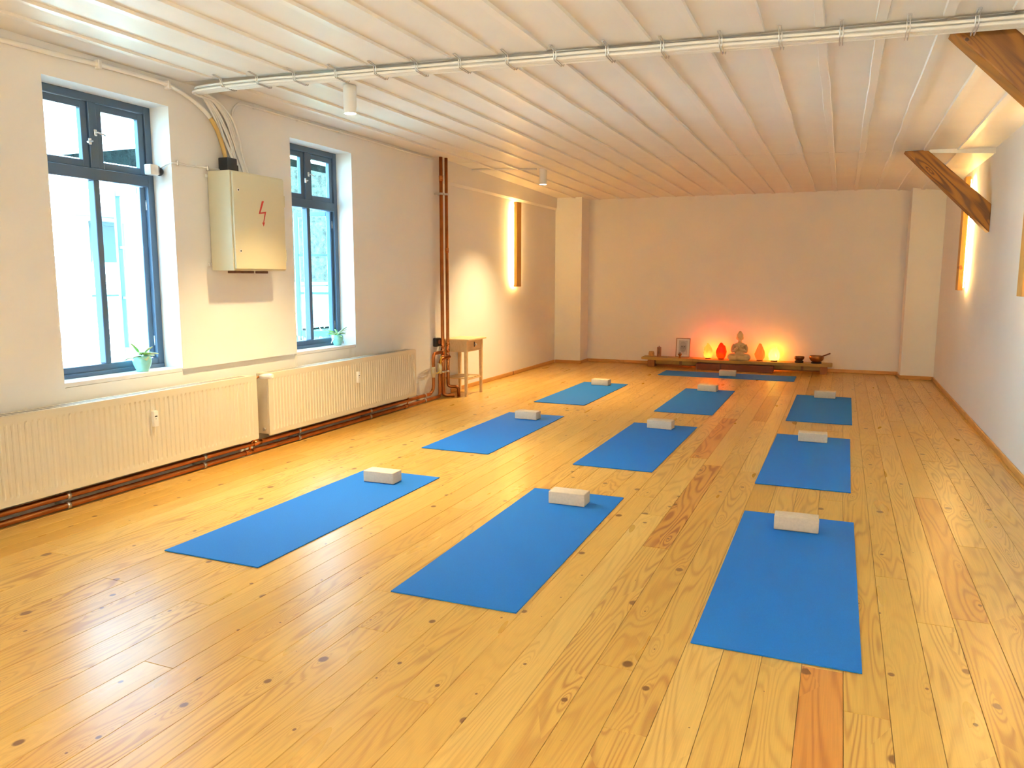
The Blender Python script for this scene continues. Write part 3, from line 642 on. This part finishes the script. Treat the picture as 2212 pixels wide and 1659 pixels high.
def fill(x, y, label):  # unseen lamp added only to lift the brightness of ceiling and walls
    t = thing('fill_lamp', (x, y, 0), label=label, cat='added lamp', group='unseen lamps added behind the camera to brighten the room')
    bm = B(); lathe(bm, [(0, 0), (.15, 0), (.15, .012), (.02, .03), (0, .03)], seg=24); obj('base', bm, m_zinc, t, world=False, smooth=True, ang=40)
    obj('pole', tube(B(), [(0, 0, .02), (0, 0, 1.60)], .012, 10), m_zinc, t, world=False)
    bm = B(); lathe(bm, [(0, 1.59), (.05, 1.60), (.15, 1.70), (.155, 1.70), (.05, 1.615), (0, 1.605)], seg=28); obj('bowl_shade', bm, m_white, t, world=False, smooth=True)
    l = bpy.data.lights.new('fill_light', 'SPOT'); l.energy = FILL_W; l.color = (1, .95, .80); l.spot_size = math.radians(140); l.spot_blend = .5; l.shadow_soft_size = .08
    o = bpy.data.objects.new('fill_light', l); put(o, t, (0, 0, 1.72), rot=(math.radians(180-24), 0, 0))
fill(-1.3, -2.6, 'uplighter lamp added unseen behind the camera on the window side')
fill(.3, -2.6, 'uplighter lamp added unseen behind the camera on the right wall side')
def sconce(side, y, label):
    s = 1 if side == 'left' else -1; xw = XL if side == 'left' else XR
    t = thing('wall_lamp', (xw, y, 1.27), label=label, cat='wall lamp', group='wooden board wall lamps')
    z0, z1 = 1.265, 2.44
    def X(d): return xw+s*d
    a = sorted((X(.045), X(.095)))
    bm = B(); box(bm, a[0], a[1], y-.08, y+.08, z0, z1, .004, 2); obj('board', bm, m_lampwood, t)
    a = sorted((X(.0), X(.045)))
    for zz in (z0+.1, z0+.45, z1-.12): obj('spacer', box(B(), a[0], a[1], y-.02, y+.02, zz, zz+.05), m_light_wood, t)
    for yy in (y-.055, y+.043):
        a = sorted((X(.034), X(.044))); obj('led_strip', box(B(), a[0], a[1], yy, yy+.012, z0+.03, z1-.03), m_strip, t)
sconce('left', 10.28, 'wooden board wall lamp glowing on the left wall past the side table')
sconce('right', 9.55, 'wooden board wall lamp half behind the far brace')
sconce('right', 6.32, 'wooden board wall lamp on the right wall between the two braces')

# braces
def brace(y0, y1, pts, label):
    b = thing('timber_brace', (pts[0][0], y0, pts[0][1]), label=label, cat='timber brace', group='timber braces at the right wall')
    bm = bmesh.new(); poly_prism(bm, pts, 'y', y0, y1)
    bmesh.ops.bevel(bm, geom=bm.edges[:], offset=.008, segments=2, affect='EDGES', profile=.6)
    ctr = Vector(((pts[0][0]+pts[2][0])/2, (y0+y1)/2, (pts[0][1]+pts[2][1])/2))
    ang = math.atan2(pts[3][1]-pts[0][1], pts[3][0]-pts[0][0])
    Mx = Matrix.Translation(ctr) @ Matrix.Rotation(-ang, 4, 'Y')
    bm.transform(Mx.inverted())
    o = bpy.data.objects.new('beam', mesh('beam', bm, m_brace)); C.objects.link(o); o.parent = b
    Lm = wm(b).inverted() @ Mx; o.matrix_local = Lm; W[o.name] = Mx
    return b
b2 = brace(8.40, 8.57, [(.475, 2.581), (.668, 2.579), (1.2195, 2.065), (1.2195, 1.81)], 'rough brown timber brace farther off, ending at the right wall')
b1 = brace(4.475, 4.635, [(.42, 2.583), (.668, 2.579), (1.2195, 2.05), (1.2195, 1.765)], 'rough brown timber brace nearest the camera at the upper right')

# ------------------------------------------------------------------ side table
tb = thing('side_table', (-4.15, 8.33, 0), label='small birch side table with a drawer beside the copper risers', cat='table')
obj('table_top', box(B(), -4.325, -3.965, 8.085, 8.585, .655, .675, .004, 2), m_light_wood, tb)
for x in (-4.30, -4.012):
    for y in (8.115, 8.522):
        bm = B(); lo = .014; hi = .019
        v = [bm.verts.new((x+sx*r_, y+sy*r_, z)) for z, r_ in ((.0, lo), (.655, hi)) for sx, sy in ((-1, -1), (1, -1), (1, 1), (-1, 1))]
        bm.faces.new(v[3::-1]); bm.faces.new(v[4:])
        for i in range(4): bm.faces.new((v[i], v[(i+1) % 4], v[4+(i+1) % 4], v[4+i]))
        obj('leg', bm, m_light_wood, tb)
for y in (8.108, 8.515): obj('side_apron', box(B(), -4.285, -4.03, y, y+.016, .525, .655), m_light_wood, tb)
obj('back_apron', box(B(), -4.31, -4.295, 8.13, 8.51, .525, .655), m_light_wood, tb)
obj('front_rail', box(B(), -4.02, -4.005, 8.135, 8.505, .525, .545), m_light_wood, tb)
dw = obj('drawer', box(B(), -4.028, -3.998, 8.137, 8.503, .549, .650, .003), m_light_wood, tb)
obj('knob', ell(B(), (-3.982, 8.32, .60), (.014, .013, .013), 2), mat('porcelain_knob', (.75, .70, .6), .25), dw, smooth=True)
obj('knob_plate', box(B(), -3.998, -3.994, 8.295, 8.325, .575, .635, .004), mat('dark_knob_plate', (.10, .05, .03), .5), dw)
sh = None
for k in range(5):
    y = 8.12+k*.083; obj('shelf_slat', box(B(), -4.30, -4.012, y, y+.062, .205, .218, .002), m_light_wood, tb)
for x in (-4.30, -4.012): obj('shelf_rail', box(B(), x-.008, x+.008, 8.13, 8.51, .190, .205), m_light_wood, tb)

# ------------------------------------------------------------------ altar bench and what stands on it
AT = .152
al = thing('altar_bench', (-1.48, 12.2, 0), label='low live-edge plank bench along the far wall', cat='bench')
fr = []; n = 26; x0, x1 = -2.88, -.07
for k in range(n+1):
    x = x0+(x1-x0)*k/n; u = k/n
    fr.append((x, 12.10-.085*math.sin(PI*u)**1.2+.012*noise.noise(Vector((x*3, 1, 0)))))
out = fr+[(x1, 12.34), (x0, 12.36)]
bm = B(); poly_prism(bm, out, 'z', AT-.042, AT); bmesh.ops.bevel(bm, geom=[e for e in bm.edges if abs(e.verts[0].co.z-e.verts[1].co.z) < 1e-4], offset=.006, segments=2, affect='EDGES')
obj('slab', bm, m_slab, al)
for xa, xb in ((-2.775, -2.665), (-.235, -.135)): obj('leg', box(B(), xa, xb, 12.09, 12.30, .0006, AT-.042, .004), m_altar_leg, al)
obj('apron', box(B(), -2.665, -.235, 12.16, 12.18, .045, AT-.042, .003), m_slab, al)
obj('stretcher', box(B(), -2.665, -.235, 12.22, 12.26, .02, .05, .003), m_altar_leg, al)
obj('low_step', box(B(), -2.0, -.872, 11.955, 12.14, .0006, .098, .005, 2), m_altar_dark, label='dark reddish wooden box step under the middle of the altar bench', cat='step')

# statue (one continuous body)
st = thing('buddha_statue', (-1.39, 12.2, AT), label='pale stone seated Buddha with raised hands in the middle of the bench', cat='statue')
bm = B(); V = Vector
ell(bm, (0, 0, .045), (.115, .085, .045)); ell(bm, (0, .01, .10), (.072, .055, .07)); ell(bm, (0, .012, .17), (.066, .046, .06)); ell(bm, (0, .012, .225), (.085, .045, .045))
tube(bm, [(0, .012, .25), (0, .01, .30)], .028, 12)
ell(bm, (0, .0, .345), (.046, .050, .058)); ell(bm, (0, .012, .375), (.050, .052, .046)); ell(bm, (0, .015, .417), (.026, .026, .024))
ell(bm, (0, -.049, .336), (.008, .012, .014), 2); ell(bm, (0, -.044, .316), (.014, .008, .005), 2)
for s in (-1, 1):
    ell(bm, (s*.047, .005, .335), (.008, .012, .028), 2); ell(bm, (s*.018, -.043, .350), (.010, .006, .004), 2)
    tube(bm, spline([(s*.078, .012, .235), (s*.100, .0, .18), (s*.098, -.025, .135), (s*.055, -.065, .155), (s*.016, -.085, .185)], 5), [.027]*6+[.025]*5+[.021]*5+[.018]*5, 12)
    ell(bm, (s*.012, -.088, .205), (.012, .016, .028), 2)
    for q in range(4): tube(bm, [(s*(.010+.0*q), -.094+.007*q, .215), (s*(.014+.001*q), -.098+.009*q, .245-.002*abs(q-1.5))], [.0055, .004], 6)
    tube(bm, spline([(s*.06, .02, .055), (s*.125, -.02, .052), (s*.115, -.07, .042), (s*.03, -.10, .034), (-s*.055, -.085, .042)], 5), [.047]*6+[.044]*5+[.036]*5+[.026]*5, 12)
    ell(bm, (s*.128, -.03, .052), (.034, .042, .042), 2)
tube(bm, spline([(.085, .0, .235), (.03, -.046, .20), (-.03, -.05, .15), (-.066, -.03, .11)], 5), .008, 8)
box(bm, -.14, .14, -.105, .085, .0, .022, .01, 2)
o = obj('body', bm, m_stone, st, world=False)
md = o.modifiers.new('remesh', 'REMESH'); md.mode = 'VOXEL'; md.voxel_size = .0052; md.use_smooth_shade = True
sm = o.modifiers.new('smooth', 'SMOOTH'); sm.factor = .5; sm.iterations = 2
bpy.context.view_layer.update()
ev = o.evaluated_get(bpy.context.evaluated_depsgraph_get()); me2 = bpy.data.meshes.new_from_object(ev)
o.modifiers.clear(); o.data = me2
if not me2.materials: me2.materials.append(m_stone)
for p in me2.polygons: p.use_smooth = True

# salt lamps
def salt_mat(name, deep, mid, hot, hz, hr, strength):
    m = bpy.data.materials.new(name); m.use_nodes = True; nt = m.node_tree; N = nt.nodes; L = nt.links; p = N['Principled BSDF']
    p.inputs['Base Color'].default_value = (*deep, 1); p.inputs['Roughness'].default_value = .5
    tc = N.new('ShaderNodeTexCoord'); mp = N.new('ShaderNodeMapping'); mp.inputs['Location'].default_value = (0, 0, -hz)
    L.new(tc.outputs['Object'], mp.inputs['Vector'])
    nz = N.new('ShaderNodeTexNoise'); nz.inputs['Scale'].default_value = 28; L.new(tc.outputs['Object'], nz.inputs['Vector'])
    ln = N.new('ShaderNodeVectorMath'); ln.operation = 'LENGTH'; L.new(mp.outputs[0], ln.inputs[0])
    ad = N.new('ShaderNodeMath'); ad.operation = 'MULTIPLY_ADD'; L.new(nz.outputs[0], ad.inputs[0]); ad.inputs[1].default_value = .03; L.new(ln.outputs['Value'], ad.inputs[2])
    mr = N.new('ShaderNodeMapRange'); mr.inputs[1].default_value = hr*.85; mr.inputs[2].default_value = hr*1.9; L.new(ad.outputs[0], mr.inputs[0])
    cr = N.new('ShaderNodeValToRGB'); e = cr.color_ramp.elements; e[0].color = (*hot, 1); e[1].color = (*deep, 1); e[1].position = 1
    q = e.new(.4); q.color = (*mid, 1)
    L.new(mr.outputs[0], cr.inputs[0]); L.new(cr.outputs[0], p.inputs['Emission Color']); p.inputs['Emission Strength'].default_value = strength
    return m
def salt(x, y, r, h, seed, m, label, power, col, shape=0, lz=.08):
    t = thing('salt_lamp', (x, y, AT), label=label, cat='salt lamp', group='glowing salt lamps on the altar bench')
    bm = B(); cyl(bm, (0, 0, .009), r*.62, .018, seg=20); obj('base', bm, m_altar_dark, t, world=False)
    b = bmesh.new(); bmesh.ops.create_icosphere(b, subdivisions=4, radius=1)
    for v in b.verts:
        d = v.co.normalized(); n_ = noise.noise(d*1.7+V((seed, 0, 0)))*.18+noise.noise(d*4+V((seed, 3, 0)))*.07
        zz = d.z; prof = 1.0-.28*max(0, zz)**1.5 if shape == 0 else 1.0-.42*max(0, zz+.2)
        if zz < -.72: d.z = -.72
        v.co = V((d.x*r*prof*(1+n_), d.y*r*prof*(1+n_), .018+(d.z+.72)/1.72*h*(1+.4*n_ if d.z > -.7 else 1)))
    for f in b.faces: f.smooth = True
    obj('crystal', b, m, t, world=False, smooth=True)
    l = bpy.data.lights.new('glow_light', 'POINT'); l.energy = power; l.color = col; l.shadow_soft_size = .04
    o = bpy.data.objects.new('glow_light', l); put(o, t, (0, .125, h*.62)); return t
salt(-1.858, 12.2, .070, .215, 1.3, salt_mat('salt_amber', (.9, .13, .012), (1.0, .30, .03), (1.0, .78, .30), .07, .055, .95), 'amber salt lamp with a yellow core, left end of the four', 1.0, (1, .13, .004))
salt(-1.660, 12.2, .072, .235, 4.1, salt_mat('salt_red', (1.0, .008, .0), (1.0, .06, .0), (1.0, .50, .05), .075, .050, .60), 'egg-shaped bright red salt lamp left of the statue', 1.0, (1, .08, .003))
salt(-1.090, 12.2, .074, .245, 7.7, salt_mat('salt_dim', (.62, .11, .012), (.70, .14, .015), (.80, .20, .03), .08, .03, .36), 'dim orange salt lamp right of the statue', .25, (1, .25, .02), 1)
salt(-.885, 12.2, .080, .205, 9.2, salt_mat('salt_yellow', (1.0, .50, .05), (1.0, .62, .10), (1.0, .95, .75), .085, .070, 1.0), 'brightest yellow salt lamp, right end of the four', 1.1, (1, .24, .006))

# framed portrait
pf = thing('picture_frame', (-2.26, 12.27, AT), label='wood framed black and white portrait photo leaning on the bench', cat='picture')
TL = Matrix.Translation((-2.26, 12.27, AT+.001)) @ Matrix.Rotation(-.10, 4, 'X')
def pobj(name, bm, m, parent, **k):
    bm.transform(TL); return obj(name, bm, m, parent, **k)
m_pframe = mat('picture_frame_wood', (.36, .20, .10), .4)
bm = B(); w2, h2, t = .112, .30, .011
box(bm, -w2, -w2+t, -.014, .006, 0, h2, .002); box(bm, w2-t, w2, -.014, .006, 0, h2, .002); box(bm, -w2+t, w2-t, -.014, .006, 0, t, .002); box(bm, -w2+t, w2-t, -.014, .006, h2-t, h2, .002)
fr_ = pobj('frame', bm, m_pframe, pf)
bm = B(); box(bm, -w2+t, w2-t, -.004, .004, t, h2-t); mt = pobj('mount', bm, mat('photo_mount', (.80, .77, .73), .6), pf, label='white mount of the picture')
def flat(parent, name, pts, d, m): 
    bm = B(); poly_prism(bm, pts, 'y', -.0042-d, -.004); return pobj(name, bm, m, parent)
def oval(cx, cz, a, b, n=24, p=2.): return [(cx+a*math.copysign(abs(math.cos(2*PI*k/n))**(2/p), math.cos(2*PI*k/n)), cz+b*math.copysign(abs(math.sin(2*PI*k/n))**(2/p), math.sin(2*PI*k/n))) for k in range(n)]
def gr(n, v): return mat(n, (v, v*.97, v*.96), .55)
ph = flat(mt, 'photo', [(-.068, .045), (.068, .045), (.068, .262), (-.068, .262)], .0002, gr('photo_background', .52))
# the printed picture: flat shapes, one above the other
flat(mt, 'shoulders', oval(0, .052, .066, .045)[0:13], .0004, gr('photo_shirt', .62))
flat(mt, 'head', oval(.002, .152, .045, .072, p=2.3), .0006, gr('photo_skin', .30))
flat(mt, 'cap', [(-.046, .185), (.05, .185), (.046, .215), (.03, .236), (0, .243), (-.03, .236), (-.044, .215)], .0008, gr('photo_cap', .42))
flat(mt, 'beard', oval(.002, .108, .036, .034), .0008, gr('photo_beard', .36))
for s in (-1, 1): flat(mt, 'eye', oval(s*.019+.002, .166, .011, .005), .001, gr('photo_dark_%d' % (s+1), .05))
flat(mt, 'nose', [(-.006, .132), (.010, .132), (.004, .160), (0, .160)], .001, gr('photo_nose', .22))
flat(mt, 'mouth', oval(.002, .114, .017, .006), .001, gr('photo_mouth', .11))
flat(mt, 'smile', oval(.002, .1145, .013, .0025), .0012, gr('photo_teeth', .6))
pobj('easel_back', box(B(), -.03, .03, .006, .010, .0, .22), m_pframe, pf)

gb = thing('goblet', (-2.277, 12.13, AT), label='small copper goblet in front of the portrait', cat='goblet')
bm = B(); lathe(bm, [(.0, .0), (.026, .0), (.022, .006), (.010, .018), (.012, .026), (.026, .044), (.034, .064), (.031, .064), (.022, .046), (.0, .034)], seg=24); obj('cup', bm, m_bronze, gb, world=False, smooth=True, ang=50)
bm = B(); lathe(bm, [(.0, .03), (.024, .05), (.026, .060), (.021, .075), (.018, .088), (0, .09)], seg=20); obj('tealight_glass', bm, mat('smoky_glass', (.28, .20, .14), .2), gb, world=False, smooth=True)
ch = thing('candle_holder', (-2.742, 12.2, AT), label='round amber stone candle holder at the left end of the bench', cat='candle holder')
bm = B(); lathe(bm, [(0, 0), (.034, 0), (.044, .012), (.047, .04), (.044, .068), (.037, .082), (.022, .083), (.020, .062), (0, .062)], seg=24); obj('stone', bm, mat('amber_stone', (.50, .26, .08), .5, var=(30, .25), bump=(40, .4, .003)), ch, world=False, smooth=True, ang=50)
bm = B(); cyl(bm, (0, 0, .068), .018, .012, seg=16); obj('tealight', bm, m_white, ch, world=False)
iw = thing('incense_tower', (-2.62, 12.2, AT), label='upright reddish wooden incense box with a small peg on top', cat='incense box')
obj('box', box(B(), -.031, .031, -.02, .02, 0, .148, .003), mat('incense_wood', (.34, .12, .05), .5, var=(18, .2)), iw, world=False)
obj('lid', poly_prism(B(), [(-.033, .148), (.033, .148), (.022, .158), (-.022, .158)], 'y', -.022, .022), bpy.data.materials['incense_wood'], iw, world=False)
obj('peg', lathe(B(), [(.005, .158), (.007, .166), (.003, .174), (0, .175)], seg=12), m_bronze_d, iw, world=False)
obj('slot', box(B(), -.003, .003, -.0206, -.0196, .05, .14), m_dark, iw, world=False)

def bowl(r, h, bm):
    return lathe(bm, [(0, 0), (r*.45, .002), (r*.74, h*.18), (r*.93, h*.45), (r, h*.72), (r*.98, h*.96), (r*.97, h), (r*.92, h), (r*.93, h*.7), (r*.85, h*.42), (r*.6, h*.16), (0, h*.1)], seg=32)
def ring(r, h, bm): return lathe(bm, [(r*.5, 0), (r*.95, 0), (r*1.05, h*.35), (r*1.0, h*.8), (r*.8, h), (0, h*.75)], seg=24)
cu = obj('bowl_cushion', ring(.060, .032, B()), m_cushion, loc=(-.528, 12.17, AT), world=False, smooth=True, label='dark round cushion under the small singing bowl', cat='cushion', group='singing bowl cushions')
bl = obj('singing_bowl', bowl(.072, .066, B()), m_bronze_d, loc=(-.528, 12.17, AT+.029), world=False, smooth=True, ang=50, label='small dark bronze singing bowl near the right end of the bench', cat='bowl', group='singing bowls')
cu = obj('bowl_cushion', ring(.070, .022, B()), m_cushion, loc=(-.290, 12.17, AT), world=False, smooth=True, label='flat dark cushion under the large singing bowl', cat='cushion', group='singing bowl cushions')
bl = obj('singing_bowl', bowl(.103, .092, B()), m_bronze, loc=(-.290, 12.17, AT+.018), world=False, smooth=True, ang=50, label='large copper-coloured singing bowl at the right end of the bench', cat='bowl', group='singing bowls')
ml = thing('mallet', (-.290, 12.17, AT+.03), label='wooden mallet resting in the large singing bowl', cat='mallet')
m_mal = mat('mallet_wood', (.22, .07, .03), .5)
obj('stick', tube(B(), [(-.345, 12.165, AT+.050), (-.195, 12.165, AT+.115), (-.105, 12.165, AT+.154)], [.010, .010, .009], 12), m_mal, ml)
obj('leather_grip', tube(B(), [(-.345, 12.165, AT+.050), (-.30, 12.165, AT+.0695)], .0125, 12), m_cushion, ml)

# ------------------------------------------------------------------ potted plants on the sills
def leaf(bm, base, d, ln, wd, upn=V((0, 0, 1))):
    d = d.normalized(); s = d.cross(upn).normalized() if d.cross(upn).length > .05 else V((1, 0, 0)); u = s.cross(d)
    prof = [(0, .25), (.3, .8), (.6, 1), (.85, .7), (1, 0)]; L_, R_, T_, B_ = [], [], [], []
    for t, q in prof:
        c = base+d*ln*t+u*ln*(-.22*t*t); hw = wd*q/2
        L_.append(bm.verts.new(c-s*hw+u*hw*.3)); R_.append(bm.verts.new(c+s*hw+u*hw*.3)); T_.append(bm.verts.new(c+u*.001)); B_.append(bm.verts.new(c-u*(.004+hw*.2)))
    for i in range(4):
        for a, b in ((L_, T_), (T_, R_), (R_, B_), (B_, L_)): bm.faces.new((a[i], a[i+1], b[i+1], b[i]))
    return bm
def plant(loc, r, h, leaves, label, potmat):
    t = thing('potted_plant', loc, label=label, cat='plant', group='potted succulents on the window sills')
    bm = B(); lathe(bm, [(0, 0), (r*.55, 0), (r*.62, .004), (r*.9, h*.42), (r, h*.68), (r*.95, h*.88), (r*.80, h), (r*.74, h*.99), (r*.82, h*.86), (r*.6, h*.8)], seg=32); obj('pot', bm, potmat, t, world=False, smooth=True, ang=60)
    bm = B(); cyl(bm, (0, 0, h*.84), r*.82, .006, seg=20); obj('soil', bm, m_soil, t, world=False)
    for (az, el, ln, wd, zz, m) in leaves:
        d = V((math.cos(az)*math.cos(el), math.sin(az)*math.cos(el), math.sin(el)))
        base = V((math.cos(az)*r*.25, math.sin(az)*r*.25, h*.9+zz))
        bm = B(); leaf(bm, base, d, ln, wd); obj('leaf', bm, m, t, world=False, smooth=True)
    return t
random.seed(5)
lv = [(math.radians(-100), 1.15, .105, .035, .02, m_leaf), (math.radians(0), .45, .07, .055, .02, m_leaf), (math.radians(-20), -.2, .065, .05, .012, m_leaf2), (math.radians(60), .25, .09, .04, .02, m_leaf2), (math.radians(95), .1, .10, .038, .015, m_leaf2),
      (math.radians(-75), .2, .09, .04, .01, m_leaf2), (math.radians(-120), .0, .10, .036, .01, m_leaf2), (math.radians(170), .5, .07, .04, .02, m_leaf2), (math.radians(40), .9, .07, .035, .03, m_leaf2), (math.radians(110), .7, .09, .03, .02, m_leaf2), (math.radians(-50), .55, .06, .04, .02, m_leaf)]
plant((-4.405, 3.895, SILL), .062, .105, lv, 'succulent in a ribbed turquoise pot on the nearest window sill', m_pot)
lv = []
for k in range(16):
    az = k*2.4; lv.append((az, random.uniform(.1, .9), random.uniform(.07, .11), random.uniform(.018, .026), random.uniform(.0, .03), random.choice((m_leaf, m_leaf2, m_leaf2))))
lv += [(math.radians(-95), -.5, .10, .02, .0, m_leaf3), (math.radians(70), -.7, .09, .02, .0, m_leaf3), (math.radians(90), -.4, .09, .018, .0, m_leaf3)]
plant((-4.415, 6.165, SILL), .056, .100, lv, 'spiky succulent in a smooth turquoise pot on the sill past the cabinet', m_pot)
